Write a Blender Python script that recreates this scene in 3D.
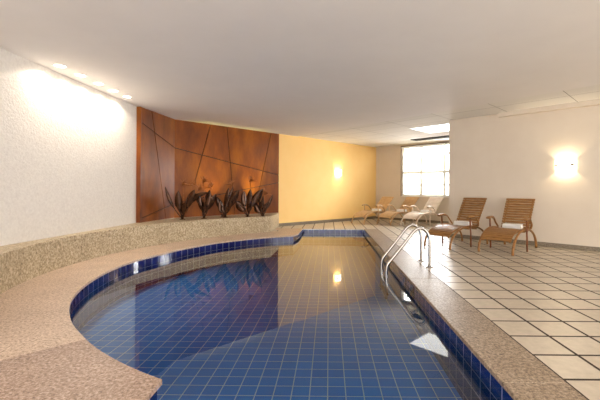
import bpy, bmesh, math, random
from mathutils import Vector, Matrix
from mathutils.geometry import tessellate_polygon

for o in list(bpy.data.objects):
    bpy.data.objects.remove(o)
scene = bpy.context.scene
COL = scene.collection
PI = math.pi
random.seed(7)

# ------------------------------------------------------------------ camera, world, light, exposure
cam_data = bpy.data.cameras.new('camera')
cam = bpy.data.objects.new('camera', cam_data)
COL.objects.link(cam)
cam_data.sensor_fit = 'HORIZONTAL'
cam_data.sensor_width = 36.0
cam_data.lens = 36.0 * 365 / 600
cam_data.shift_x = -27 / 600
cam_data.shift_y = -10.2 / 600
cam_data.clip_start = 0.02
cam.matrix_world = (Matrix.Translation((0, 0, 1.08)) @ Matrix.Rotation(math.atan(2 / 365), 4, 'Z')
                    @ Matrix.Rotation(PI / 2, 4, 'X') @ Matrix.Rotation(0.0065, 4, 'Z'))
scene.camera = cam

world = bpy.data.worlds.new('world')
scene.world = world
world.use_nodes = True
wbg = world.node_tree.nodes['Background']
wbg.inputs['Color'].default_value = (1.0, 0.965, 0.94, 1)
wbg.inputs['Strength'].default_value = 2.75

scene.view_settings.view_transform = 'Standard'
scene.view_settings.look = 'None'
scene.view_settings.gamma = 1.0
scene.view_settings.use_curve_mapping = False
scene.view_settings.exposure = 1.15

WARM = (1.0, 0.80, 0.58)


def lamp(name, kind, loc, energy, color, aim=None, **kw):
    d = bpy.data.lights.new(name, kind)
    d.energy = energy
    d.color = color
    for k, v in kw.items():
        setattr(d, k, v)
    o = bpy.data.objects.new(name, d)
    COL.objects.link(o)
    o.location = loc
    if aim is not None:
        o.rotation_euler = (Vector(aim) - Vector(loc)).to_track_quat('-Z', 'Y').to_euler()
    return o


# daylight falling through the window of the recess
lamp('window_daylight', 'AREA', (3.62, 12.62, 1.8), 135, (0.96, 0.98, 1.0), aim=(1.5, 10.5, 0.3),
     shape='RECTANGLE', size=1.8, size_y=1.7)


# ------------------------------------------------------------------ helpers
def lin(r, g, b):
    def c(v):
        v /= 255.0
        return v / 12.92 if v <= 0.04045 else ((v + 0.055) / 1.055) ** 2.4
    return (c(r), c(g), c(b), 1.0)


def new_mat(name, color, rough=0.6, metal=0.0, spec=0.5):
    m = bpy.data.materials.new(name)
    m.use_nodes = True
    b = m.node_tree.nodes['Principled BSDF']
    b.inputs['Base Color'].default_value = color
    b.inputs['Roughness'].default_value = rough
    b.inputs['Metallic'].default_value = metal
    b.inputs['Specular IOR Level'].default_value = spec
    return m, m.node_tree.nodes, m.node_tree.links, b


def ramp(N, stops):
    r = N.new('ShaderNodeValToRGB')
    e = r.color_ramp.elements
    e[0].position, e[0].color = stops[0]
    e[1].position, e[1].color = stops[-1]
    for p, c in stops[1:-1]:
        x = e.new(p)
        x.color = c
    return r


def coord(N, L, kind='Object', scale=(1, 1, 1), loc=(0, 0, 0), rot=(0, 0, 0)):
    t = N.new('ShaderNodeTexCoord')
    m = N.new('ShaderNodeMapping')
    m.inputs['Scale'].default_value = scale
    m.inputs['Location'].default_value = loc
    m.inputs['Rotation'].default_value = rot
    L.new(t.outputs[kind], m.inputs['Vector'])
    return m.outputs['Vector']


def noise(N, L, vec, scale, detail=4, rough=0.6):
    n = N.new('ShaderNodeTexNoise')
    n.inputs['Scale'].default_value = scale
    n.inputs['Detail'].default_value = detail
    n.inputs['Roughness'].default_value = rough
    L.new(vec, n.inputs['Vector'])
    return n.outputs['Fac']


def bump(N, L, b, height, strength, dist):
    bp = N.new('ShaderNodeBump')
    bp.inputs['Strength'].default_value = strength
    bp.inputs['Distance'].default_value = dist
    L.new(height, bp.inputs['Height'])
    L.new(bp.outputs['Normal'], b.inputs['Normal'])


def plain_noise_mat(name, c1, c2, scale, rough=0.7, bumps=0.0, dist=0.01, spec=0.3, detail=4, metal=0.0, stretch=(1, 1, 1)):
    m, N, L, b = new_mat(name, c1, rough, metal, spec)
    v = coord(N, L, 'Object', stretch)
    n = noise(N, L, v, scale, detail)
    r = ramp(N, [(0.3, c1), (0.7, c2)])
    L.new(n, r.inputs['Fac'])
    L.new(r.outputs['Color'], b.inputs['Base Color'])
    if bumps:
        bump(N, L, b, n, bumps, dist)
    return m


def granite(name, dark, mid, light, rough=0.46, scale=52):
    m, N, L, b = new_mat(name, mid, rough, 0, 0.4)
    v = coord(N, L)
    n1 = noise(N, L, v, scale, 8, 0.8)
    n2 = noise(N, L, v, 3.0, 3, 0.5)
    r1 = ramp(N, [(0.36, dark), (0.5, mid), (0.64, light)])
    L.new(n1, r1.inputs['Fac'])
    r2 = ramp(N, [(0.3, (0.86, 0.84, 0.82, 1)), (0.7, (1, 1, 1, 1))])
    L.new(n2, r2.inputs['Fac'])
    mx = N.new('ShaderNodeMixRGB')
    mx.blend_type = 'MULTIPLY'
    mx.inputs['Fac'].default_value = 1
    L.new(r1.outputs['Color'], mx.inputs['Color1'])
    L.new(r2.outputs['Color'], mx.inputs['Color2'])
    L.new(mx.outputs['Color'], b.inputs['Base Color'])
    return m


def tile_mat(name, kind, w, h, mortar, c1, c2, grout, rough, loc=(0, 0, 0), rot=(0, 0, 0), spec=0.5, mottling=None, bump_d=0.0):
    m, N, L, b = new_mat(name, c1, rough, 0, spec)
    v = coord(N, L, kind, (1, 1, 1), loc, rot)
    t = N.new('ShaderNodeTexBrick')
    t.offset = 0.0
    t.squash = 1.0
    t.inputs['Scale'].default_value = 1.0
    t.inputs['Brick Width'].default_value = w
    t.inputs['Row Height'].default_value = h
    t.inputs['Mortar Size'].default_value = mortar
    t.inputs['Mortar Smooth'].default_value = 0.1
    t.inputs['Bias'].default_value = 0.0
    t.inputs['Color1'].default_value = c1
    t.inputs['Color2'].default_value = c2
    t.inputs['Mortar'].default_value = grout
    L.new(v, t.inputs['Vector'])
    out = t.outputs['Color']
    if mottling:
        n = noise(N, L, coord(N, L, 'Object'), mottling, 5, 0.7)
        r = ramp(N, [(0.3, (0.8, 0.79, 0.77, 1)), (0.7, (1, 1, 1, 1))])
        L.new(n, r.inputs['Fac'])
        mx = N.new('ShaderNodeMixRGB')
        mx.blend_type = 'MULTIPLY'
        mx.inputs['Fac'].default_value = 1
        L.new(out, mx.inputs['Color1'])
        L.new(r.outputs['Color'], mx.inputs['Color2'])
        out = mx.outputs['Color']
    L.new(out, b.inputs['Base Color'])
    mr = N.new('ShaderNodeMapRange')
    mr.inputs['To Min'].default_value = rough
    mr.inputs['To Max'].default_value = 0.8
    L.new(t.outputs['Fac'], mr.inputs['Value'])
    L.new(mr.outputs['Result'], b.inputs['Roughness'])
    if bump_d:
        inv = N.new('ShaderNodeMath')
        inv.operation = 'SUBTRACT'
        inv.inputs[0].default_value = 1.0
        L.new(t.outputs['Fac'], inv.inputs[1])
        bump(N, L, b, inv.outputs['Value'], 0.6, bump_d)
    return m


def emit_mat(name, color, strength):
    m = bpy.data.materials.new(name)
    m.use_nodes = True
    N, L = m.node_tree.nodes, m.node_tree.links
    N.remove(N['Principled BSDF'])
    e = N.new('ShaderNodeEmission')
    e.inputs['Color'].default_value = color
    e.inputs['Strength'].default_value = strength
    L.new(e.outputs['Emission'], N['Material Output'].inputs['Surface'])
    return m


class MB:
    """collects shapes into one mesh"""

    def __init__(self):
        self.v, self.f, self.m = [], [], []

    def add(self, verts, faces, mi=0):
        k = len(self.v)
        self.v += [tuple(p) for p in verts]
        self.f += [tuple(i + k for i in q) for q in faces]
        self.m += [mi] * len(faces)
        return self

    def box(self, lo, hi, mi=0, mat=None):
        x0, y0, z0 = lo
        x1, y1, z1 = hi
        vs = [Vector(p) for p in ((x0, y0, z0), (x1, y0, z0), (x1, y1, z0), (x0, y1, z0),
                                  (x0, y0, z1), (x1, y0, z1), (x1, y1, z1), (x0, y1, z1))]
        if mat is not None:
            vs = [mat @ p for p in vs]
        return self.add(vs, [(0, 3, 2, 1), (4, 5, 6, 7), (0, 1, 5, 4), (1, 2, 6, 5), (2, 3, 7, 6), (3, 0, 4, 7)], mi)

    def prism(self, poly, z0, z1, mi=0):
        """poly: 2D outline, any winding"""
        a = sum(p[0] * q[1] - q[0] * p[1] for p, q in zip(poly, poly[1:] + poly[:1]))
        if a < 0:
            poly = poly[::-1]
        n = len(poly)
        vs = [(p[0], p[1], z0) for p in poly] + [(p[0], p[1], z1) for p in poly]
        tris = tessellate_polygon([[Vector((p[0], p[1], 0)) for p in poly]])
        fs = []
        for t in tris:
            a_, b_, c_ = (Vector((*poly[i], 0)) for i in t)
            if (b_ - a_).cross(c_ - a_).z < 0:
                t = t[::-1]
            fs.append(tuple(i + n for i in t))
            fs.append(tuple(t[::-1]))
        for i in range(n):
            j = (i + 1) % n
            fs.append((i, j, n + j, n + i))
        return self.add(vs, fs, mi)

    def tube(self, pts, rad, n=10, mi=0, flat=None):
        """sweep along pts; rad number or list; flat=(rx, rz) squashes the section"""
        pts = [Vector(p) for p in pts]
        k = len(pts)
        rads = rad if isinstance(rad, (list, tuple)) else [rad] * k
        vs, fs = [], []
        up = None
        for i, p in enumerate(pts):
            t = (pts[min(i + 1, k - 1)] - pts[max(i - 1, 0)]).normalized()
            if up is None:
                up = Vector((1, 0, 0)) if abs(t.x) < 0.9 else Vector((0, 1, 0))
            side = (up - t * up.dot(t)).normalized()
            up = side
            other = t.cross(side)
            fx, fy = flat or (1, 1)
            for j in range(n):
                a = 2 * PI * j / n
                vs.append(p + (side * math.cos(a) * fx + other * math.sin(a) * fy) * rads[i])
        for i in range(k - 1):
            for j in range(n):
                fs.append((i * n + j, i * n + (j + 1) % n, (i + 1) * n + (j + 1) % n, (i + 1) * n + j))
        fs.append(tuple(range(n))[::-1])
        fs.append(tuple((k - 1) * n + j for j in range(n)))
        return self.add(vs, fs, mi)

    def lathe(self, prof, centre, n=24, mi=0):
        """prof: list of (r, z)"""
        vs, fs = [], []
        for r, z in prof:
            for j in range(n):
                a = 2 * PI * j / n
                vs.append((centre[0] + r * math.cos(a), centre[1] + r * math.sin(a), centre[2] + z))
        for i in range(len(prof) - 1):
            for j in range(n):
                fs.append((i * n + j, i * n + (j + 1) % n, (i + 1) * n + (j + 1) % n, (i + 1) * n + j))
        return self.add(vs, fs, mi)

    def build(self, name, mats, parent=None, smooth=False, bevel=0.0, fix=False):
        me = bpy.data.meshes.new(name)
        me.from_pydata(self.v, [], self.f)
        if not isinstance(mats, (list, tuple)):
            mats = [mats]
        for m in mats:
            me.materials.append(m)
        for p, mi in zip(me.polygons, self.m):
            p.material_index = mi
            p.use_smooth = smooth
        me.update()
        if fix:
            bm = bmesh.new()
            bm.from_mesh(me)
            bmesh.ops.recalc_face_normals(bm, faces=bm.faces)
            bm.to_mesh(me)
            bm.free()
        o = bpy.data.objects.new(name, me)
        COL.objects.link(o)
        if parent is not None:
            o.parent = parent
        if bevel:
            b = o.modifiers.new('bevel', 'BEVEL')
            b.width = bevel
            b.segments = 2
            b.limit_method = 'ANGLE'
        return o


def tag(o, label=None, cat=None, group=None, kind=None):
    for k, v in (('label', label), ('category', cat), ('group', group), ('kind', kind)):
        if v:
            o[k] = v
    return o


def empty(name, loc, rz=0.0, label=None, cat=None, group=None):
    o = bpy.data.objects.new(name, None)
    COL.objects.link(o)
    o.location = loc
    o.rotation_euler = (0, 0, rz)
    o.empty_display_size = 0.2
    return tag(o, label, cat, group)


def copy_tree(o, parent=None):
    c = o.copy()
    COL.objects.link(c)
    if parent is not None:
        c.parent = parent
    for ch in list(o.children):
        copy_tree(ch, c)
    return c


def smooth_path(pts, per=6):
    """Catmull-Rom through pts"""
    P = [Vector(p) for p in pts]
    P = [P[0] * 2 - P[1]] + P + [P[-1] * 2 - P[-2]]
    out = []
    for i in range(1, len(P) - 2):
        for k in range(per):
            t = k / per
            a, b, c, d = P[i - 1], P[i], P[i + 1], P[i + 2]
            out.append(0.5 * ((2 * b) + (c - a) * t + (2 * a - 5 * b + 4 * c - d) * t * t + (3 * b - a - 3 * c + d) * t ** 3))
    out.append(P[-2])
    return out


# ------------------------------------------------------------------ materials
M = {}
M['ceiling'] = plain_noise_mat('ceiling_paint', lin(232, 228, 224), lin(236, 232, 228), 1.5, 0.8)
M['plaster'] = plain_noise_mat('rough_white_plaster', lin(214, 208, 200), lin(228, 223, 215), 34, 0.9, 0.65, 0.010, 0.1, 5)
M['cream'] = plain_noise_mat('cream_wall_paint', lin(212, 199, 181), lin(217, 205, 188), 2, 0.75)
M['yellow'] = plain_noise_mat('yellow_wall_paint', lin(248, 206, 132), lin(250, 210, 138), 3, 0.7)
M['granite'] = granite('pink_granite', lin(126, 98, 76), lin(208, 182, 158), lin(240, 222, 204))
M['granite_grey'] = granite('grey_brown_granite', lin(74, 60, 46), lin(152, 132, 110), lin(200, 182, 160))
M['granite_bench'] = granite('speckled_grey_granite', lin(100, 84, 58), lin(184, 166, 134), lin(228, 216, 190), 0.5, 34)
M['granite_brown'] = granite('brown_granite', lin(92, 66, 52), lin(170, 142, 122), lin(216, 194, 180))
M['granite_base'] = granite('dark_granite', lin(84, 74, 62), lin(130, 118, 100), lin(164, 152, 134))
M['deck'] = tile_mat('beige_floor_tile', 'Object', 0.2985, 0.3125, 0.011, lin(210, 198, 179), lin(202, 189, 169),
                     lin(52, 36, 22), 0.31, loc=(-1.348 % 0.2985, -2.103 % 0.3125, 0), spec=0.5, mottling=14, bump_d=0.002)
M['pool_floor'] = tile_mat('blue_pool_floor_tile', 'Object', 0.137, 0.137, 0.0042, lin(6, 146, 246), lin(10, 156, 252),
                           lin(215, 248, 255), 0.3, spec=0.3)
M['pool_wall'] = tile_mat('blue_pool_wall_tile', 'UV', 0.15, 0.13, 0.004, lin(9, 22, 84), lin(16, 32, 104),
                          lin(150, 160, 180), 0.08, spec=0.6)
M['tile_ceiling'] = tile_mat('ceiling_tile', 'Object', 1.22, 0.61, 0.006, lin(234, 231, 225), lin(227, 224, 217),
                             lin(150, 146, 138), 0.8, loc=(0.305, 0, 0), rot=(0, 0, PI / 4), spec=0.2)
M['steel'], _, _, _ = new_mat('stainless_steel', (0.46, 0.43, 0.39, 1), 0.22, 1.0)
M['clip'], _, _, _ = new_mat('brown_metal_clip', lin(70, 46, 28), 0.5)
M['white_plastic'], _, _, _ = new_mat('white_enamel', lin(235, 233, 228), 0.4)
M['towel'] = plain_noise_mat('white_towel', lin(240, 238, 234), lin(250, 248, 245), 60, 0.95, 0.5, 0.004, 0.1)
M['dark'], _, _, _ = new_mat('dark_gap', lin(26, 18, 14), 0.8)
M['groove'], _, _, _ = new_mat('dark_groove', lin(34, 16, 8), 0.7)
M['vent'], _, _, _ = new_mat('dark_vent_metal', lin(58, 56, 48), 0.6)
M['window_frame'], _, _, _ = new_mat('white_window_frame', lin(232, 230, 218), 0.5)
M['window_wood'], _, _, _ = new_mat('brown_window_trim', lin(110, 84, 58), 0.5)


def wood(name, c1, c2, c3, scale, stretch, rough, coat=0.0):
    m, N, L, b = new_mat(name, c2, rough, 0, 0.4)
    v = coord(N, L, 'Object', stretch)
    n = noise(N, L, v, scale, 6, 0.65)
    r = ramp(N, [(0.25, c1), (0.5, c2), (0.75, c3)])
    L.new(n, r.inputs['Fac'])
    L.new(r.outputs['Color'], b.inputs['Base Color'])
    b.inputs['Coat Weight'].default_value = coat
    b.inputs['Coat Roughness'].default_value = 0.15
    return m


M['panel_wood'] = wood('red_brown_veneer', lin(78, 32, 2), lin(124, 62, 4), lin(160, 92, 8), 2.2, (1, 1, 0.35), 0.38, 0.25)
M['chair_wood'] = wood('teak', lin(112, 74, 36), lin(148, 104, 56), lin(176, 130, 76), 9, (1, 5, 5), 0.42)
M['chair_dark'] = wood('dark_teak', lin(84, 44, 20), lin(116, 66, 32), lin(142, 88, 46), 9, (5, 5, 1), 0.42)
M['chair_wood_glare'] = wood('glare_teak', lin(160, 122, 80), lin(198, 162, 118), lin(218, 186, 146), 9, (1, 5, 5), 0.45)  # same teak, with the glare of the recess put into its colour
M['chair_overexposed'] = wood('overexposed_teak', lin(214, 196, 178), lin(232, 216, 200), lin(242, 230, 218), 9, (1, 5, 5), 0.5)  # teak painted nearly white to stand in for overexposure
M['bronze'] = plain_noise_mat('dark_bronze', lin(38, 24, 16), lin(100, 64, 40), 14, 0.26, 0.0, 0.01, 0.5, 4, 0.55)
M['bronze_flower'] = plain_noise_mat('copper_bronze', lin(120, 70, 34), lin(170, 104, 52), 12, 0.4, 0.0, 0.01, 0.5, 4, 0.5)

# water: a clear mirror-smooth surface
m = bpy.data.materials.new('pool_water')
m.use_nodes = True
N, L = m.node_tree.nodes, m.node_tree.links
N.remove(N['Principled BSDF'])
tr = N.new('ShaderNodeBsdfTransparent')
tr.inputs['Color'].default_value = (0.93, 0.99, 1.0, 1)
gl = N.new('ShaderNodeBsdfGlossy')
gl.inputs['Roughness'].default_value = 0.0
fr = N.new('ShaderNodeFresnel')
fr.inputs['IOR'].default_value = 1.6
gain = N.new('ShaderNodeMath')
gain.operation = 'MULTIPLY'
gain.use_clamp = True
gain.inputs[1].default_value = 1.3
mx = N.new('ShaderNodeMixShader')
L.new(fr.outputs['Fac'], gain.inputs[0])
L.new(gain.outputs['Value'], mx.inputs['Fac'])
L.new(tr.outputs['BSDF'], mx.inputs[1])
L.new(gl.outputs['BSDF'], mx.inputs[2])
L.new(mx.outputs['Shader'], N['Material Output'].inputs['Surface'])
M['water'] = m

m = bpy.data.materials.new('clear_glass')
m.use_nodes = True
N, L = m.node_tree.nodes, m.node_tree.links
N.remove(N['Principled BSDF'])
tr = N.new('ShaderNodeBsdfTransparent')
gl = N.new('ShaderNodeBsdfGlossy')
gl.inputs['Roughness'].default_value = 0.02
fr = N.new('ShaderNodeFresnel')
fr.inputs['IOR'].default_value = 1.45
mx = N.new('ShaderNodeMixShader')
L.new(fr.outputs['Fac'], mx.inputs['Fac'])
L.new(tr.outputs['BSDF'], mx.inputs[1])
L.new(gl.outputs['BSDF'], mx.inputs[2])
L.new(mx.outputs['Shader'], N['Material Output'].inputs['Surface'])
M['glass'] = m

# thin white blind slats let daylight through
m = bpy.data.materials.new('white_blind')
m.use_nodes = True
N, L = m.node_tree.nodes, m.node_tree.links
N.remove(N['Principled BSDF'])
df = N.new('ShaderNodeBsdfDiffuse')
df.inputs['Color'].default_value = lin(238, 234, 222)
tl = N.new('ShaderNodeBsdfTranslucent')
tl.inputs['Color'].default_value = lin(238, 232, 214)
mx = N.new('ShaderNodeMixShader')
mx.inputs['Fac'].default_value = 0.10
L.new(df.outputs['BSDF'], mx.inputs[1])
L.new(tl.outputs['BSDF'], mx.inputs[2])
L.new(mx.outputs['Shader'], N['Material Output'].inputs['Surface'])
M['blind'] = m

M['downlight_glow'] = emit_mat('downlight_glow', (1.0, 0.88, 0.70, 1), 14)
M['sconce_glow'] = emit_mat('sconce_glow', (1.0, 0.86, 0.62, 1), 3.2)
M['panel_glow'] = emit_mat('light_panel_glow', (1.0, 0.97, 0.91, 1), 1.7)

# ------------------------------------------------------------------ plan of the room
CEIL = 2.70
XL = -3.81                                   # left wall
WC = Vector((-3.60, 8.50))                   # fold in the wood cladding
WE = Vector((-1.468, 10.632))                # end of wood, start of yellow wall
K = Vector((1.79, 13.95))                    # corner yellow wall / window wall
RC = Vector((2.795, 8.528))                  # outer corner of the right wall
A = Vector((0.7071, 0.7071))
B = Vector((0.7071, -0.7071))
RE = RC + Vector((0.7208, -0.6931)) * 10.5   # far end of the right wall
KE = K + B * 4.54                            # end of the window wall
PC = Vector((0.734, 5.28))                   # centre of the curved edge
PRS = [(110, 3.66), (121.7, 3.66), (143.8, 3.655), (156, 3.615), (168, 3.59), (178, 3.645), (188, 3.655), (209, 3.669), (219, 3.656), (227, 3.640), (242, 3.629), (250, 3.625)]
POOL_L, POOL_R, POOL_B, POOL_N = -0.95, 1.0, 10.13, 0.6


def arc(c, r, a0, a1, n):
    return [(c.x + (r(i / n) if callable(r) else r) * math.cos(a0 + (a1 - a0) * i / n),
             c.y + (r(i / n) if callable(r) else r) * math.sin(a0 + (a1 - a0) * i / n)) for i in range(n + 1)]




def pool_arc(a0, a1, n, off=0.0):
    """the pool's curved edge as measured: radius over angle"""
    out = []
    for i in range(n + 1):
        a = a0 + (a1 - a0) * i / n
        d = math.degrees(a)
        r = PRS[0][1]
        for (d0, r0), (d1, r1) in zip(PRS[:-1], PRS[1:]):
            if d0 <= d <= d1:
                t = (d - d0) / (d1 - d0)
                t = t * t * (3 - 2 * t)
                r = r0 + (r1 - r0) * t
        out.append((PC.x + (r + off) * math.cos(a), PC.y + (r + off) * math.sin(a)))
    return out


A_NEAR = math.atan2(2.071 - PC.y, -0.955 - PC.x) % (2 * PI)      # near corner of the coping
A_FAR = math.atan2(8.53 - PC.y, -0.80 - PC.x) % (2 * PI)
curve = pool_arc(A_NEAR, A_FAR, 80, 0.015)                           # near corner -> far end
pool = [(POOL_R, POOL_N), (POOL_R, POOL_B), (-0.74, POOL_B)] + curve[::-1] + [(POOL_L, POOL_N)]


def wall(name, p, q, z0, z1, mat, thick=0.12, side=1, kind='structure'):
    """vertical slab from p to q; thickness goes to the given side (away from the room)"""
    p, q = Vector(p), Vector(q)
    d = (q - p).normalized()
    n = Vector((-d.y, d.x)) * side * thick
    o = MB().prism([tuple(p), tuple(q), tuple(q + n), tuple(p + n)], z0, z1).build(name, mat)
    if kind:
        o['kind'] = kind
    return o


# ------------------------------------------------------------------ floor, pool, coping
deck = [(XL, -3), (10.3, -3), (10.3, 1.2), tuple(RE), tuple(RC), tuple(RC + A * 3.13), tuple(K), tuple(WE), (-2.2, 9.75),
        (-1.95, 9.0), (-1.0, 9.0), (-0.92, POOL_B), (1.348, POOL_B), (1.348, POOL_N), (XL, POOL_N)]
deck_o = MB().prism(deck, -0.024, 0.0).build('floor', M['deck'])
tag(deck_o, kind='structure')

WATER = -0.12
DEPTH = -0.47
# pool basin: tiled walls (UV runs along the edge) and floor
me = bpy.data.meshes.new('pool_basin')
bm = bmesh.new()
uvl = bm.loops.layers.uv.new('UVMap')
s = 0.0
n = len(pool)
for i in range(n):
    p, q = Vector(pool[i]), Vector(pool[(i + 1) % n])
    ln = (q - p).length
    vs = [bm.verts.new((*p, DEPTH)), bm.verts.new((*q, DEPTH)), bm.verts.new((*q, -0.025)), bm.verts.new((*p, -0.025))]
    f = bm.faces.new(vs)
    f.material_index = 0
    for lp, uv in zip(f.loops, [(s, DEPTH + 0.13), (s + ln, DEPTH + 0.13), (s + ln, 0.0), (s, 0.0)]):
        lp[uvl].uv = (uv[0], lp.vert.co.z + 0.155)
    s += ln
vs = [bm.verts.new((*p, DEPTH)) for p in pool]
for t in tessellate_polygon([[Vector((*p, 0)) for p in pool]]):
    f = bm.faces.new([vs[i] for i in t])
    f.normal_update()
    if f.normal.z < 0:
        f.normal_flip()
    f.material_index = 1
bm.to_mesh(me)
bm.free()
me.materials.append(M['pool_wall'])
me.materials.append(M['pool_floor'])
basin = bpy.data.objects.new('pool_basin', me)
COL.objects.link(basin)
tag(basin, 'dark blue tiled pool basin with one long curved side', 'pool', kind='structure')

wme = bpy.data.meshes.new('pool_water')
wv = [(*p, WATER) for p in pool]
wf = []
for t in tessellate_polygon([[Vector((*p, 0)) for p in pool]]):
    a_, b_, c_ = (Vector(pool[i]) for i in t)
    wf.append(tuple(t) if (b_ - a_).cross(c_ - a_) > 0 else tuple(t[::-1]))
wme.from_pydata(wv, [], wf)
wme.materials.append(M['water'])
wo = bpy.data.objects.new('pool_water', wme)
COL.objects.link(wo)
tag(wo, 'still clear pool water mirroring the walls and ceiling', 'water', kind='stuff')

# right coping: a row of granite slabs
cp = MB()
ys = [POOL_N, 0.85, 2.06, 3.27, 4.48, 5.69, 6.90, 8.11, 9.32, POOL_B]
for a_, b_ in zip(ys[:-1], ys[1:]):
    cp.box((POOL_R - 0.015, a_ + 0.0015, -0.028), (1.346, b_ - 0.0015, 0.003))
c = cp.build('pool_coping', M['granite_grey'], bevel=0.003)
tag(c, 'straight speckled granite coping along the right side of the pool', 'coping', kind='structure')

BR = lambda t: 4.36 + (0.16 * max(0.0, (t - 0.72) / 0.28))
B_NEAR = math.atan2(2.3 - PC.y, -2.4 - PC.x) % (2 * PI)
B_FAR = math.atan2(9.25 - PC.y, -1.49 - PC.x) % (2 * PI)
bench_front = arc(PC, BR, B_NEAR, B_FAR, 60)
# left coping: slabs between the pool curve and the bench
A_SEAM = math.atan2(2.60 - PC.y, -1.73 - PC.x) % (2 * PI)
cb = MB()
seams = [A_SEAM + (A_FAR - A_SEAM) * k / 6 for k in range(7)]
for a0, a1 in zip(seams[:-1], seams[1:]):
    e = 0.0004
    last = a1 == seams[-1]
    inn = pool_arc(a0 + e, a1 - (0 if last else e), 14)
    out = arc(PC, 4.62, a0 + e, a1 - (0 if last else e), 10)
    if last:
        inn = inn + [(-0.745, 8.9), (-0.725, POOL_B), (-1.25, POOL_B), (-1.62, 10.2)]
    cb.prism(inn + out[::-1], -0.028, 0.002)
c = cb.build('pool_coping', M['granite'], bevel=0.003)
tag(c, 'curved pink granite coping along the left side of the pool', 'coping', kind='structure')
cb = MB()
near = pool_arc(A_NEAR, A_SEAM - 0.0004, 12)
sx = Vector((math.cos(A_SEAM - 0.0006), math.sin(A_SEAM - 0.0006)))
far_pt = PC + sx * 4.62
cb.prism([(POOL_L + 0.015, POOL_N), (POOL_L + 0.015, 2.06)] + near[1:] + [tuple(far_pt), (XL, 2.2), (XL, POOL_N)], -0.028, 0.002)
c = cb.build('pool_coping', M['granite_brown'], bevel=0.003)
tag(c, 'brown granite corner slab of the coping nearest the camera', 'coping', kind='structure')

# ------------------------------------------------------------------ walls and ceiling
wall('wall_left', (XL, -3), (XL, 7.21), 0, CEIL + 0.1, M['plaster'])
wall('wall_cladding_core', (XL, 7.21), (-3.68, 8.53), 0, CEIL + 0.1, M['cream']).name = 'wall_left_end'
wall('wall_behind_wood', WC + Vector((-0.06, 0.06)), WE + Vector((-0.03, 0.03)), 0, CEIL + 0.1, M['cream']).name = 'wall_corner'
wall('wall_back', WE, K, 0, CEIL + 0.1, M['yellow'])
wall('wall_right', RC, RE, 0, CEIL + 0.1, M['cream'])
wall('wall_recess', RC + A * 3.13, RC, 0, CEIL + 0.1, M['cream'], side=1)

# window wall with an opening
W0, W1, WZ0, WZ1 = 1.15, 3.05, 0.885, 2.645            # along B from the corner K, heights


def kb(t, off=0.0):
    return K + B * t + A * off


ww = MB()
for t0, t1, z0, z1 in ((0, W0, 0, CEIL + 0.1), (W1, 4.54, 0, CEIL + 0.1), (W0, W1, 0, WZ0), (W0, W1, WZ1, CEIL + 0.1)):
    ww.prism([tuple(kb(t0)), tuple(kb(t1)), tuple(kb(t1, 0.16)), tuple(kb(t0, 0.16))], z0, z1)
tag(ww.build('wall_window', M['cream']), kind='structure')

# flat white ceiling and the tiled ceiling beside it
CE0, CE1 = Vector((-0.90, 11.06)), Vector((4.08, 5.54))
ce_dir = (CE1 - CE0).normalized()
CE2 = CE1 + ce_dir * 7.0
main = [(XL - 0.1, -3), (XL - 0.1, 7.3), (-3.72, 8.6), (-1.55, 10.8), tuple(CE0 + Vector((-0.1, 0.12))), tuple(CE1), tuple(CE2), (CE2.x, -3)]
tag(MB().prism(main, CEIL, CEIL + 0.1).build('ceiling', M['ceiling']), kind='structure')
tiled = [tuple(CE0 + Vector((-0.05, 0.05))), tuple(K + Vector((0, 0.1))), tuple(KE + Vector((0.2, 0.1))), (11.5, 4.0), tuple(CE2), tuple(CE1)]
tl = MB().prism([tuple(p) for p in tiled], CEIL + 0.012, CEIL + 0.1)
tc = tl.build('ceiling_tiles', M['tile_ceiling'])
tag(tc, kind='structure')

# boxed cornice running along the top of the right wall
rd = (RE - RC).normalized()
rn = Vector((-rd.y, rd.x)) * -1
if rn.dot(Vector((-1, -1))) < 0:
    rn = -rn
p0, p1 = RC + rd * 1.12, RE
tag(MB().prism([tuple(p0 - rn * 0.01), tuple(p1 - rn * 0.01), tuple(p1 + rn * 0.11), tuple(p0 + rn * 0.11)], 2.63, CEIL + 0.02)
    .build('trim_1', M['cream']), kind='structure')


def skirting(name, p, q, mat, h=0.08, t=0.018, inward=None):
    p, q = Vector(p), Vector(q)
    n = Vector(inward).normalized() * t
    o = MB().prism([tuple(p), tuple(q), tuple(q + n), tuple(p + n)], 0.0, h).build(name, mat)
    return tag(o, kind='structure')


skirting('baseboard_right', RC, RE, M['granite_base'], 0.085, inward=rn)
skirting('baseboard_back', WE, K, M['granite_base'], 0.09, inward=(1, -1))
skirting('baseboard_window', K, KE, M['granite_base'], 0.08, inward=(-1, -1))

# ------------------------------------------------------------------ granite ledge (bench) at the foot of the left wall
ledge = MB()
back = [tuple(WE + Vector((0.02, -0.06))), (WC.x + 0.03, WC.y - 0.03), (-3.72, 7.18), (XL + 0.004, 7.18), (XL + 0.004, 2.3)]
ledge.prism(bench_front + back, 0.0, 0.4035)
lo = ledge.build('granite_ledge', M['granite_bench'], bevel=0.006)
tag(lo, 'long curved speckled granite ledge between the left wall and the pool coping', 'bench')


# ------------------------------------------------------------------ wood cladding with diagonal grooves
def clip(poly, p, n):
    """keep the side of the line (p, n) with positive distance"""
    out = []
    k = len(poly)
    for i in range(k):
        a_, b_ = poly[i], poly[(i + 1) % k]
        da, db = (a_ - p).dot(n), (b_ - p).dot(n)
        if da >= 0:
            out.append(a_)
        if (da >= 0) != (db >= 0):
            out.append(a_ + (b_ - a_) * (da / (da - db)))
    return out


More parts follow.
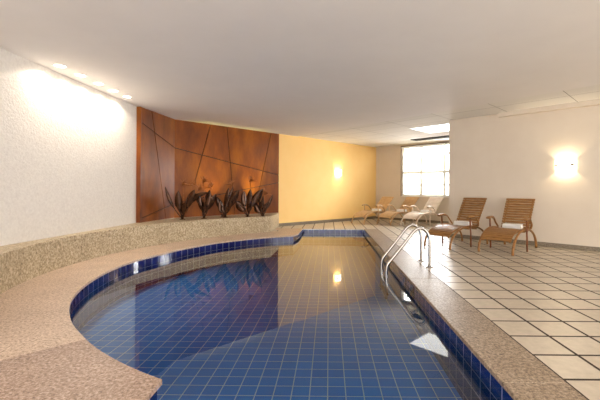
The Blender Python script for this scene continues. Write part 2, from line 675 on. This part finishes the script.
def cladding(name, p, q, z0, z1, cuts, label, inward):
    """panel pieces on a dark backing; cuts are (piece test, s0, z0, s1, z1): lines in wall coordinates"""
    p, q = Vector(p), Vector(q)
    d = (q - p).normalized()
    ln = (q - p).length
    nrm = Vector(inward).normalized()
    pieces = [[Vector((0, z0)), Vector((ln, z0)), Vector((ln, z1)), Vector((0, z1))]]
    for (s0, h0, s1, h1, lim) in cuts:
        a_, b_ = Vector((s0, h0)), Vector((s1, h1))
        dd = (b_ - a_).normalized()
        nn = Vector((-dd.y, dd.x))
        new = []
        for pc in pieces:
            cen = sum(pc, Vector((0, 0))) / len(pc)
            sides = [(v - a_).dot(nn) for v in pc]
            if min(sides) < -0.02 and max(sides) > 0.02 and (lim is None or lim(cen)):
                new.append(clip(pc, a_ + nn * 0.009, nn))
                new.append(clip(pc, a_ - nn * 0.009, -nn))
            else:
                new.append(pc)
        pieces = new

    def w(v, off):
        g = p + d * v.x + nrm * off
        return (g.x, g.y, v.y)
    mb = MB()
    fl = [Vector((0, z0)), Vector((ln, z0)), Vector((ln, z1)), Vector((0, z1))]
    vs = [w(v, 0.0) for v in fl] + [w(v, 0.012) for v in fl]
    bx = [(0, 1, 2, 3), (4, 5, 6, 7), (0, 1, 5, 4), (1, 2, 6, 5), (2, 3, 7, 6), (3, 0, 4, 7)]
    mb.add(vs, bx, 1)
    for pc in pieces:
        k = len(pc)
        vs = [w(v, 0.012) for v in pc] + [w(v, 0.03) for v in pc]
        fs = [tuple(range(k)), tuple(range(k, 2 * k))] + [(i, (i + 1) % k, k + (i + 1) % k, k + i) for i in range(k)]
        mb.add(vs, fs, 0)
    o = mb.build(name, [M['panel_wood'], M['groove']], fix=True)
    return tag(o, label, 'wall panel')


LW = (WE - WC).length


def cut2(x0, z0, x1, z1, lim=None):
    return (x0, z0, x1, z1, lim)


# narrow panel: s runs from the near edge (0) to the fold; wide panel: from the fold to the yellow wall
NW = (WC - Vector((-3.74, 7.23))).length
cladding('wood_wall_panel', (-3.77, 7.23), (-3.628, 8.522), 0.405, CEIL, [
    (0.0, 2.40, NW, 2.035, None),
    (0.357, 2.70, 0.91, 0.42, None),
    (0.0, 0.48, NW, 0.733, lambda c_: c_.y < 1.9),
], 'narrow red brown wood panel beside the white textured wall', (1, -0.11))
cladding('wood_wall_panel', WC + Vector((-0.03, 0.0)), WE + Vector((-0.02, 0.02)), 0.405, CEIL, [
    (0.0, 2.037, LW, 1.503, None),
    (0.90, 2.70, 0.273, 0.42, None),
    (1.352, 2.70, 1.608, 0.42, None),
    (2.753, 2.70, 2.20, 0.42, None),
    (0.0, 0.733, LW, 1.278, lambda c_: c_.y < 1.65),
], 'wide red brown wood panel between the fold and the yellow wall', (1, -1))
# dark wooden end post where the cladding meets the white wall
tag(MB().box((XL, 7.19, 0.405), (-3.725, 7.235, CEIL)).build('wood_edge_post', M['panel_wood']),
    'slim dark wood edge post closing off the panelling', 'trim', kind='structure').name = 'trim_2'

# ------------------------------------------------------------------ window with blind
wf = MB()


def wbox(mb, t0, t1, o0, o1, z0, z1, mi=0):
    mb.prism([tuple(kb(t0, o0)), tuple(kb(t1, o0)), tuple(kb(t1, o1)), tuple(kb(t0, o1))], z0, z1, mi)


win = MB()
fw = 0.05
wbox(win, W0, W0 + fw, 0.05, 0.10, WZ0, WZ1)
wbox(win, W1 - fw, W1, 0.05, 0.10, WZ0, WZ1)
wbox(win, W0 + fw, W1 - fw, 0.05, 0.10, WZ0, WZ0 + fw)
wbox(win, W0 + fw, W1 - fw, 0.05, 0.10, WZ1 - fw, WZ1)
wbox(win, W0 + 0.73, W0 + 0.83, 0.03, 0.095, WZ0 + fw, WZ1 - fw)
wbox(win, W0 + 1.60, W0 + 1.68, 0.03, 0.095, WZ0 + fw, WZ1 - fw)
for z, zh in ((1.25, 0.04), (1.66, 0.09), (2.28, 0.05)):
    wbox(win, W0 + fw, W1 - fw, 0.035, 0.09, z, z + zh)
window = win.build('window_1', M['window_frame'])
tag(window, 'white framed window with a half drawn pale blind', 'window', kind='structure')
g = MB()
wbox(g, W0 + fw, W1 - fw, 0.070, 0.076, WZ0 + fw, WZ1 - fw)
g.build('window_pane', M['glass'], window)
tr = MB()
wbox(tr, W0 - 0.025, W0, -0.012, 0.05, WZ0 - 0.02, WZ1 + 0.02)
wbox(tr, W0 - 0.03, W1 + 0.03, -0.012, 0.05, WZ1, WZ1 + 0.025)
tr.build('window_surround', M['window_wood'], window)
si = MB()
wbox(si, W0, W1 + 0.03, -0.03, 0.05, WZ0 - 0.03, WZ0)
si.build('window_sill', M['white_plastic'], window)

blind = empty('window_blind', (*kb(W0 + 0.8, -0.03), WZ1 - 0.05), 0,
              'pale slatted blind hanging in front of the window', 'blind')


def local(mb, name, mat, parent, **kw):
    """build a world-space mesh as a child whose vertices are relative to its parent's location and turn"""
    inv = (Matrix.Translation(parent.location) @ Matrix.Rotation(parent.rotation_euler.z, 4, 'Z')).inverted()
    mb.v = [tuple(inv @ Vector(v)) for v in mb.v]
    return mb.build(name, mat, parent, **kw)


hd = MB()
wbox(hd, W0 + 0.02, W0 + 1.66, -0.05, -0.005, WZ1 - 0.07, WZ1 - 0.02)
local(hd, 'headrail', M['white_plastic'], blind)
sl = MB()
z = WZ1 - 0.09
while z > WZ1 - 0.36:
    sl_t0, sl_t1 = W0 + 0.04, W0 + 1.64
    q = [kb(sl_t0, -0.045), kb(sl_t1, -0.045), kb(sl_t1, -0.010), kb(sl_t0, -0.010)]
    zz = [z - 0.012, z - 0.012, z + 0.012, z + 0.012]
    vs = [(*a_, b_) for a_, b_ in zip(q, zz)] + [(*a_, b_ + 0.002) for a_, b_ in zip(q, zz)]
    sl.add(vs, [(3, 2, 1, 0), (4, 5, 6, 7), (0, 1, 5, 4), (1, 2, 6, 5), (2, 3, 7, 6), (3, 0, 4, 7)])
    z -= 0.027
while z > WZ0 + 0.08:
    q = [kb(sl_t0, -0.045), kb(sl_t1, -0.045), kb(sl_t1, -0.010), kb(sl_t0, -0.010)]
    zz = [z - 0.004, z - 0.004, z + 0.004, z + 0.004]
    vs = [(*a_, b_) for a_, b_ in zip(q, zz)] + [(*a_, b_ + 0.0015) for a_, b_ in zip(q, zz)]
    sl.add(vs, [(3, 2, 1, 0), (4, 5, 6, 7), (0, 1, 5, 4), (1, 2, 6, 5), (2, 3, 7, 6), (3, 0, 4, 7)])
    z -= 0.05
local(sl, 'slats', M['blind'], blind)
br = MB()
wbox(br, W0 + 0.03, W0 + 1.65, -0.045, -0.010, WZ0 + 0.04, WZ0 + 0.065)
local(br, 'bottom_rail', M['white_plastic'], blind)
for t in (0.30, 0.84, 1.38):
    cd = MB()
    wbox(cd, W0 + t, W0 + t + 0.022, -0.0475, -0.0465, WZ0 + 0.05, WZ1 - 0.06)
    local(cd, 'ladder_tape', M['white_plastic'], blind)

# ------------------------------------------------------------------ ceiling light panel and air slot in the tiled ceiling
P0 = Vector((2.09, 9.60))
lp = empty('ceiling_light_panel', (*P0, CEIL), 0, 'bright square light panel set in the tiled ceiling', 'ceiling light')
fr_ = MB()
for (a0, a1, b0, b1) in ((0, 1.06, 0, 0.03), (0, 1.06, 1.17, 1.20), (0, 0.03, 0.03, 1.17), (1.03, 1.06, 0.03, 1.17)):
    fr_.prism([tuple(P0 + A * a0 + B * b0), tuple(P0 + A * a1 + B * b0), tuple(P0 + A * a1 + B * b1), tuple(P0 + A * a0 + B * b1)], CEIL - 0.002, CEIL + 0.014)
local(fr_, 'frame', M['white_plastic'], lp)
df_ = MB().prism([tuple(P0 + A * 0.03 + B * 0.03), tuple(P0 + A * 1.03 + B * 0.03), tuple(P0 + A * 1.03 + B * 1.17), tuple(P0 + A * 0.03 + B * 1.17)], CEIL + 0.002, CEIL + 0.013)
local(df_, 'diffuser', M['panel_glow'], lp)

S0 = Vector((2.60, 11.72))
vt = empty('ceiling_vent', (*S0, CEIL), 0, 'dark slotted air vent in the tiled ceiling above the window', 'vent')
bk = MB().prism([tuple(S0), tuple(S0 + A * 0.34), tuple(S0 + A * 0.34 + B * 1.9), tuple(S0 + B * 1.9)], CEIL + 0.004, CEIL + 0.013)
local(bk, 'recess', M['dark'], vt)
for k in range(5):
    a0 = 0.02 + k * 0.07
    blade = MB().prism([tuple(S0 + A * a0), tuple(S0 + A * (a0 + 0.02)), tuple(S0 + A * (a0 + 0.02) + B * 1.9), tuple(S0 + A * a0 + B * 1.9)], CEIL - 0.012, CEIL + 0.005)
    local(blade, 'blade', M['vent'], vt)

# ------------------------------------------------------------------ recessed downlights over the left wall
dl_y = [4.82, 5.22, 5.63, 6.03, 6.43]
dl_lab = ['nearest the camera', 'second from the camera', 'midway along the row', 'second from the wood panel', 'nearest the wood panel']
proto = None
for y, lab in zip(dl_y, dl_lab):
    if proto is None:
        t = empty('recessed_downlight', (0, 0, 0))
        MB().lathe([(0.062, 0.004), (0.062, -0.004), (0.085, -0.006), (0.088, 0.0), (0.088, 0.003)], (0, 0, 0)).build('trim_ring', M['white_plastic'], t, smooth=True)
        MB().lathe([(0.0005, -0.001), (0.061, -0.001), (0.061, 0.002), (0.0005, 0.002)], (0, 0, 0)).build('lens', M['downlight_glow'], t)
        proto = t
    else:
        t = copy_tree(proto)
    t.location = (-3.58, y, CEIL)
    tag(t, 'round recessed downlight over the white wall, ' + lab, 'downlight', 'downlights along the white textured wall')
    lamp('downlight_beam', 'SPOT', (-3.60, y, CEIL - 0.01), 14, (1.0, 0.88, 0.74), aim=(-3.70, y, 1.5),
         spot_size=math.radians(140), spot_blend=0.2, shadow_soft_size=0.04)


# ------------------------------------------------------------------ wall sconces
def sconce(name, pos, out, label, w, h, energy):
    """half round glass shade open at top and bottom, held by two metal clips; pos is on the wall, out points into the room"""
    ang = math.atan2(out[1], out[0]) - math.pi / 2      # local +Y points into the room
    t = empty(name, pos, ang, label, 'wall lamp', 'half round wall lamps')
    sh = MB()
    n_ = 18
    dpt = w * 0.42
    for r_ in (1.0, 0.96):
        pass
    ring_o = [(w / 2 * math.cos(PI * i / n_), 0.012 + dpt * math.sin(PI * i / n_)) for i in range(n_ + 1)]
    ring_i = [(p[0] * 0.96, 0.012 + (p[1] - 0.012) * 0.95) for p in ring_o]
    k = n_ + 1
    vs = [(*p, -h / 2) for p in ring_o] + [(*p, h / 2) for p in ring_o] + [(*p, -h / 2) for p in ring_i] + [(*p, h / 2) for p in ring_i]
    fs = []
    for i in range(n_):
        fs += [(i + 1, i, k + i, k + i + 1), (2 * k + i, 2 * k + i + 1, 3 * k + i + 1, 3 * k + i),
               (i, i + 1, 2 * k + i + 1, 2 * k + i), (k + i + 1, k + i, 3 * k + i, 3 * k + i + 1)]
    sh.add(vs, fs)
    sh.build('glass_shade', M['sconce_glow'], t, smooth=True)
    bp_ = MB().box((-w * 0.3, 0.0, -h * 0.3), (w * 0.3, 0.01, h * 0.3))
    bp_.build('back_plate', M['white_plastic'], t, bevel=0.004)
    for sx_ in (-1, 1):
        a_ = PI / 2 - sx_ * 0.95
        c0 = Vector((w / 2 * math.cos(a_), 0.012 + dpt * math.sin(a_), 0))
        cl = MB()
        pts = [(w / 2 * 1.03 * math.cos(PI / 2 - sx_ * q), 0.012 + dpt * 1.12 * math.sin(PI / 2 - sx_ * q), 0.0) for q in (0.7, 0.8, 0.9, 1.0, 1.1)]
        cl.tube(pts, 0.016, 8)
        cl.build('metal_clip', M['clip'], t, smooth=True)
    o2 = Vector((out[0], out[1], 0)).normalized()
    lamp('sconce_bulb', 'POINT', Vector(pos) + o2 * (0.012 + dpt * 0.5), energy, (1.0, 0.80, 0.52), shadow_soft_size=0.03)
    return t


sconce('wall_sconce', (4.465, 6.92, 1.575), (rn.x, rn.y), 'glowing half round glass wall lamp on the cream right wall', 0.31, 0.23, 7)
sconce('wall_sconce', (0.30, 12.41, 1.66), (1, -1), 'glowing half round glass wall lamp on the yellow wall', 0.26, 0.20, 6)


# ------------------------------------------------------------------ reclining chairs
def body_point(t):
    """profile of seat and back in the side plane (y, z): t in 0..1 seat from front to hinge"""
    return t


SEAT = smooth_path([(0, -0.58, 0.225), (0, -0.50, 0.30), (0, -0.36, 0.355), (0, -0.15, 0.385), (0, 0.14, 0.370), (0, 0.36, 0.345)], 8)
BACK = smooth_path([(0, 0.35, 0.365), (0, 0.44, 0.54), (0, 0.56, 0.74), (0, 0.68, 0.935)], 8)
BACK_LOW = smooth_path([(0, 0.35, 0.365), (0, 0.48, 0.53), (0, 0.64, 0.70), (0, 0.80, 0.86)], 8)


def along(path, s):
    tot = 0
    for a_, b_ in zip(path[:-1], path[1:]):
        l_ = (b_ - a_).length
        if tot + l_ >= s:
            d_ = (b_ - a_) / l_
            return a_ + d_ * (s - tot), d_
        tot += l_
    return path[-1], (path[-1] - path[-2]).normalized()


def length(path):
    return sum((b_ - a_).length for a_, b_ in zip(path[:-1], path[1:]))


def slats(path, halfw, count, gap, thick, side_rail, taper=0.0):
    mb = MB()
    tot = length(path)
    pitch = tot / count
    for k in range(count):
        p, d = along(path, (k + 0.5) * pitch)
        nrm = Vector((0, -d.z, d.y))
        mt = Matrix(((1, 0, 0, p.x), (0, d.y, nrm.y, p.y), (0, d.z, nrm.z, p.z), (0, 0, 0, 1)))
        hw = halfw + taper * (k + 0.5) / count
        mb.box((-hw, -pitch / 2 + gap / 2, -thick / 2), (hw, pitch / 2 - gap / 2, thick / 2), 0, mt)
    for sx_ in (-1, 1):
        pts = []
        for k in range(13):
            p, d = along(path, tot * k / 12)
            nrm = Vector((0, -d.z, d.y))
            pts.append(p - nrm * (thick / 2 + 0.014) + Vector((sx_ * side_rail, 0, 0)))
        mb.tube(pts, 0.016, 6)
    return mb


def make_chair(wood_key, hw=0.25, back=BACK):
    wd = M[wood_key]
    dk = M['chair_dark'] if wood_key == 'chair_wood' else wd
    t = empty('reclining_chair', (0, 0, 0))
    slats(back, hw, 12, 0.015, 0.016, hw - 0.03, 0.012).build('backrest', wd, t)
    slats(SEAT, hw, 17, 0.011, 0.016, hw - 0.03).build('seat', wd, t)
    for sx_ in (-1, 1):
        x = sx_ * (hw + 0.035)
        pts = []
        for k in range(25):
            a_ = -PI / 2 + PI * k / 24
            pts.append((x, (0.60 if a_ < 0 else 0.66) * math.sin(a_), 0.40 * math.cos(a_) ** 0.9 if k not in (0, 24) else 0.0))
        MB().tube(pts, 0.019, 8, flat=(1.2, 0.85)).build('arched_leg', wd, t, smooth=True)
        x2 = sx_ * (hw + 0.068)
        MB().tube([(x2, 0.02, 0.0), (x2, 0.01, 0.25), (x2, -0.02, 0.57)], 0.016, 8).build('post', dk, t, smooth=True)
        ar = MB()
        pts = smooth_path([(x2, -0.11, 0.572), (x2, -0.04, 0.588), (x2, 0.06, 0.585), (x2, 0.17, 0.55), (x2, 0.26, 0.47), (x2 - sx_ * 0.03, 0.31, 0.385)], 5)
        nn = len(pts)
        ar.tube(pts, [0.036 if i < nn * 0.42 else 0.036 - 0.020 * min(1, (i - nn * 0.42) / 5) for i in range(nn)], 8, flat=(1.25, 0.6))
        ar.build('armrest', wd, t, smooth=True)
    MB().tube([(-hw - 0.03, 0.02, 0.345), (hw + 0.03, 0.02, 0.345)], 0.014, 8).build('cross_bar', wd, t, smooth=True)
    return t


def place(t, mid, rz, label):
    t.location = (mid[0], mid[1], 0)
    t.rotation_euler = (0, 0, rz)
    return tag(t, label, 'lounge chair', 'slatted wooden reclining chairs')


R45 = -PI / 4
c5 = place(make_chair('chair_wood'), (3.29, 6.72), R45, 'brown slatted wooden recliner, the one nearest the right wall lamp')
c4 = place(copy_tree(c5), (2.52, 7.25), R45 - 0.14, 'brown slatted wooden recliner at the outer wall corner, directly behind the pool ladder')
c1 = place(make_chair('chair_wood_glare', 0.25, BACK_LOW), (1.40, 12.00), R45 - 0.12, 'wooden recliner with glare in its colour, closest to the yellow wall')
c2 = place(copy_tree(c1), (2.18, 11.72), R45 - 0.12, 'wooden recliner paled by painted glare, in the middle of the three by the window')
c3 = place(make_chair('chair_overexposed', 0.25, BACK_LOW), (2.86, 11.33), R45 - 0.12, 'recliner painted whitish for overexposure, under the right half of the window')


def towel(chair, label):
    a_ = chair.rotation_euler.z
    mt = Matrix.Translation(chair.location) @ Matrix.Rotation(a_, 4, 'Z')
    t = empty('folded_towel', mt @ Vector((0.0, 0.24, 0.380)), a_, label, 'towel', 'folded towels on the recliners')
    mb = MB()
    for k in range(3):
        mb.box((-0.17 + 0.004 * k, -0.075, 0.002 + 0.027 * k), (0.17 - 0.003 * k, 0.07 - 0.004 * k, 0.028 + 0.027 * k))
    o = mb.build('folded_cloth', M['towel'], t, bevel=0.011)
    return t


towel(c5, 'folded white towel on the recliner nearest the right wall lamp')
towel(c4, 'folded white towel on the recliner behind the pool ladder')
towel(c1, 'folded white towel on the glare-paled recliner by the yellow wall')
towel(c2, 'folded white towel on the middle recliner by the window')
towel(c3, 'folded white towel on the glare-whitened recliner under the window')

# ------------------------------------------------------------------ pool ladder
ld = empty('pool_ladder', (1.415, 5.355, 0), 0, 'stainless steel pool ladder with two curved handrails on the right edge', 'pool ladder')


def rel(p):
    return (p[0] - 1.415, p[1] - 5.355, p[2])


for y in (5.592, 5.119):
    pts = smooth_path([(1.415, y, 0.0), (1.415, y, 0.20), (1.412, y, 0.38), (1.385, y, 0.48), (1.32, y, 0.545), (1.25, y, 0.545),
                       (1.18, y, 0.49), (1.07, y, 0.345), (0.93, y, 0.165), (0.84, y, 0.05), (0.815, y, -0.02), (0.81, y, -0.12), (0.81, y, -0.44)], 6)
    MB().tube([rel(p) for p in pts], 0.021, 12).build('handrail', M['steel'], ld, smooth=True)
    MB().lathe([(0.0005, 0.016), (0.03, 0.016), (0.05, 0.008), (0.052, 0.0), (0.0005, 0.0)], rel((1.415, y, 0.0005))).build('floor_flange', M['steel'], ld, smooth=True)
for z in (-0.24, -0.40):
    MB().box(rel((0.785, 5.119, z)), rel((0.845, 5.592, z + 0.025))).build('tread', M['steel'], ld, bevel=0.006)


# ------------------------------------------------------------------ bronze bird-of-paradise sculptures on the ledge
def leaf_mesh(tip, width, stalk, bow, twist, start=(0, 0, 0)):
    """a paddle leaf: thin stalk that widens into a folded blade; tip is relative to the clump's base"""
    tip, s0 = Vector(tip), Vector(start)
    mid = s0 + (tip - s0) * 0.5 + Vector(bow)
    path = [s0 * (1 - t) ** 2 + mid * 2 * t * (1 - t) + tip * t * t for t in [i / 16 for i in range(17)]]
    mb = MB()
    kst = int(16 * stalk)
    mb.tube(path[:kst + 2], [0.014 - 0.005 * i / (kst + 1) for i in range(kst + 2)], 6)
    rows = path[kst:]
    n_ = len(rows)
    vs = []
    for i, p in enumerate(rows):
        t = i / (n_ - 1)
        d = (rows[min(i + 1, n_ - 1)] - rows[max(i - 1, 0)]).normalized()
        side = Vector((math.cos(twist), math.sin(twist), 0))
        side = (side - d * side.dot(d)).normalized()
        nrm = d.cross(side)
        wdt = width * (math.sin(PI * min(1, 0.06 + 0.94 * t) ** 0.85) ** 0.8 if t < 1 else 0.02)
        for j in (-1, -0.5, 0, 0.5, 1):
            vs.append(p + side * wdt * j * 0.5 + nrm * (abs(j) * wdt * 0.22))
    fs = [(i * 5 + j, i * 5 + j + 1, (i + 1) * 5 + j + 1, (i + 1) * 5 + j) for i in range(n_ - 1) for j in range(4)]
    mb.add(vs, fs)
    return mb


def flower_mesh(head, face):
    """bird-of-paradise head: long beak and upright crest petals on a thin stem"""
    h = Vector(head)
    mb = MB()
    mb.tube([(0, 0, 0.02), h * 0.5 + Vector((0.02 * face, 0.02, 0)), h], [0.009, 0.007, 0.007], 6)
    mb.tube([h + Vector((-0.03 * face, 0, -0.01)), h + Vector((0.05 * face, -0.01, 0.01)), h + Vector((0.17 * face, -0.02, 0.0))], [0.012, 0.020, 0.002], 6)
    for dx, dz, r_ in ((-0.07, 0.12, 0.014), (0.0, 0.16, 0.016), (0.06, 0.13, 0.014), (0.11, 0.08, 0.010)):
        mb.tube([h, h + Vector((dx * 0.5 * face, 0.01, dz * 0.6)), h + Vector((dx * face, 0.0, dz))], [0.006, r_, 0.002], 6, flat=(1, 0.4))
    return mb


S = 0.0236
plants = [
    ((-3.22, 8.02), 'closest to the fold in the wood panelling',
     [((-16, 33), 3.0, 0.5, (-4, -2), .3), ((-2, 29), 6.5, 0.45, (-3, 0), .2), ((14, 30), 7.5, 0.4, (-1, 4), -.3), ((29, 27), 4.5, 0.45, (-6, 12), .2),
      ((6, 22), 4.0, 0.5, (1, 0), .9)],
     [((1, 35), 1), ((12, 34), -1), ((17, 30), 1)]),
    ((-2.84, 8.29), 'second from the left, with a broad folded leaf',
     [((-4, 23), 4.5, 0.4, (-2, 3), .4), ((6, 29), 7.5, 0.35, (-1, 2), -.2), ((12, 25), 5.5, 0.4, (1, 3), .6), ((-10, 26), 3.5, 0.5, (-1, 7), .1),
      ((2, 20), 4, 0.45, (-2, 0), 1.0)],
     [((7, 31), -1), ((0, 37), 1)]),
    ((-2.45, 8.62), 'in the middle of the row of five',
     [((-9, 21), 5.5, 0.4, (-2, 3), .3), ((3, 30), 5.5, 0.4, (-2, 2), -.3), ((8, 31), 4.0, 0.45, (1, 2), .5), ((15, 28), 6.5, 0.4, (0, 3), .1),
      ((-5, 17), 5, 0.35, (-2, 0), .8)],
     [((7, 33), -1)]),
    ((-1.98, 8.93), 'fourth from the left, with one long leaning paddle leaf',
     [((-11, 16), 7.5, 0.35, (-1, 2), .2), ((3, 28), 6.0, 0.35, (-1, 2), -.2), ((15, 28), 7.5, 0.4, (-1, 3), .2), ((-4, 26), 5, 0.45, (-3, 4), .5)],
     [((2, 36), 1)]),
    ((-1.66, 9.14), 'small one at the end next to the yellow wall',
     [((-8, 13), 6.0, 0.3, (-1, 1), .2), ((1, 21), 3.0, 0.4, (-1, 1), -.3), ((10, 22), 3.0, 0.4, (1, 1), .3), ((6, 12), 3.5, 0.4, (0, 0), .8)],
     [((2, 22), 1)]),
]
for (bx, by), lab, leaves, flowers in plants:
    sc_ = S * by / 8.6
    t = empty('bronze_plant_sculpture', (bx, by, 0.405), 0, 'bronze bird of paradise plant, ' + lab, 'plant sculpture',
              'bronze plants along the granite ledge')
    MB().lathe([(0.0005, 0.012), (0.05, 0.012), (0.065, 0.0), (0.0005, 0.0)], (0, 0, 0.0005)).build('base', M['bronze'], t, smooth=True)
    for i, (tp, wd_, st, bw, tw) in enumerate(leaves):
        dy = random.uniform(-0.14, 0.05)
        o = leaf_mesh((tp[0] * sc_, dy, tp[1] * sc_), wd_ * 1.12 * sc_, st * 0.8, (bw[0] * sc_, dy * 0.3, bw[1] * sc_), tw,
                      (random.uniform(-.02, .02), random.uniform(-.02, .02), 0.02)).build('leaf', M['bronze'], t, smooth=True)
        so = o.modifiers.new('thickness', 'SOLIDIFY')
        so.thickness = 0.004
    for k in range(3):
        a_ = random.uniform(-1, 1)
        o = leaf_mesh((a_ * 9 * sc_, random.uniform(-0.2, 0.02), random.uniform(12, 22) * sc_), random.uniform(3.5, 6.5) * sc_, 0.3,
                      (-a_ * 3 * sc_, 0, random.uniform(0, 4) * sc_), random.uniform(-1.2, 1.2), (a_ * 0.02, 0, 0.02)).build('leaf', M['bronze'], t, smooth=True)
        o.modifiers.new('thickness', 'SOLIDIFY').thickness = 0.004
    for hd_, face in flowers:
        flower_mesh((hd_[0] * sc_, random.uniform(-.06, .04), hd_[1] * sc_), face).build('flower', M['bronze_flower'], t, smooth=True)

# small uplights standing on the ledge behind the plants
for (x, y), lab in (((-2.56, 8.75), 'behind the left hand bronze plants'), ((-1.74, 9.57), 'behind the right hand bronze plants')):
    t = empty('uplight', (x, y, 0.405), 0, 'small dark uplight on the ledge ' + lab, 'uplight', 'ledge uplights')
    MB().lathe([(0.0005, 0.0), (0.045, 0.0), (0.045, 0.01), (0.03, 0.015), (0.035, 0.07), (0.03, 0.07), (0.028, 0.05), (0.0005, 0.05)], (0, 0, 0.0005)).build('housing', M['bronze'], t, smooth=True)
    lamp('uplight_beam', 'SPOT', (x, y, 0.52), 48, (1.0, 0.90, 0.18), aim=(x - 0.38, y + 0.38, 1.50), spot_size=math.radians(56), spot_blend=1.0, shadow_soft_size=0.03)
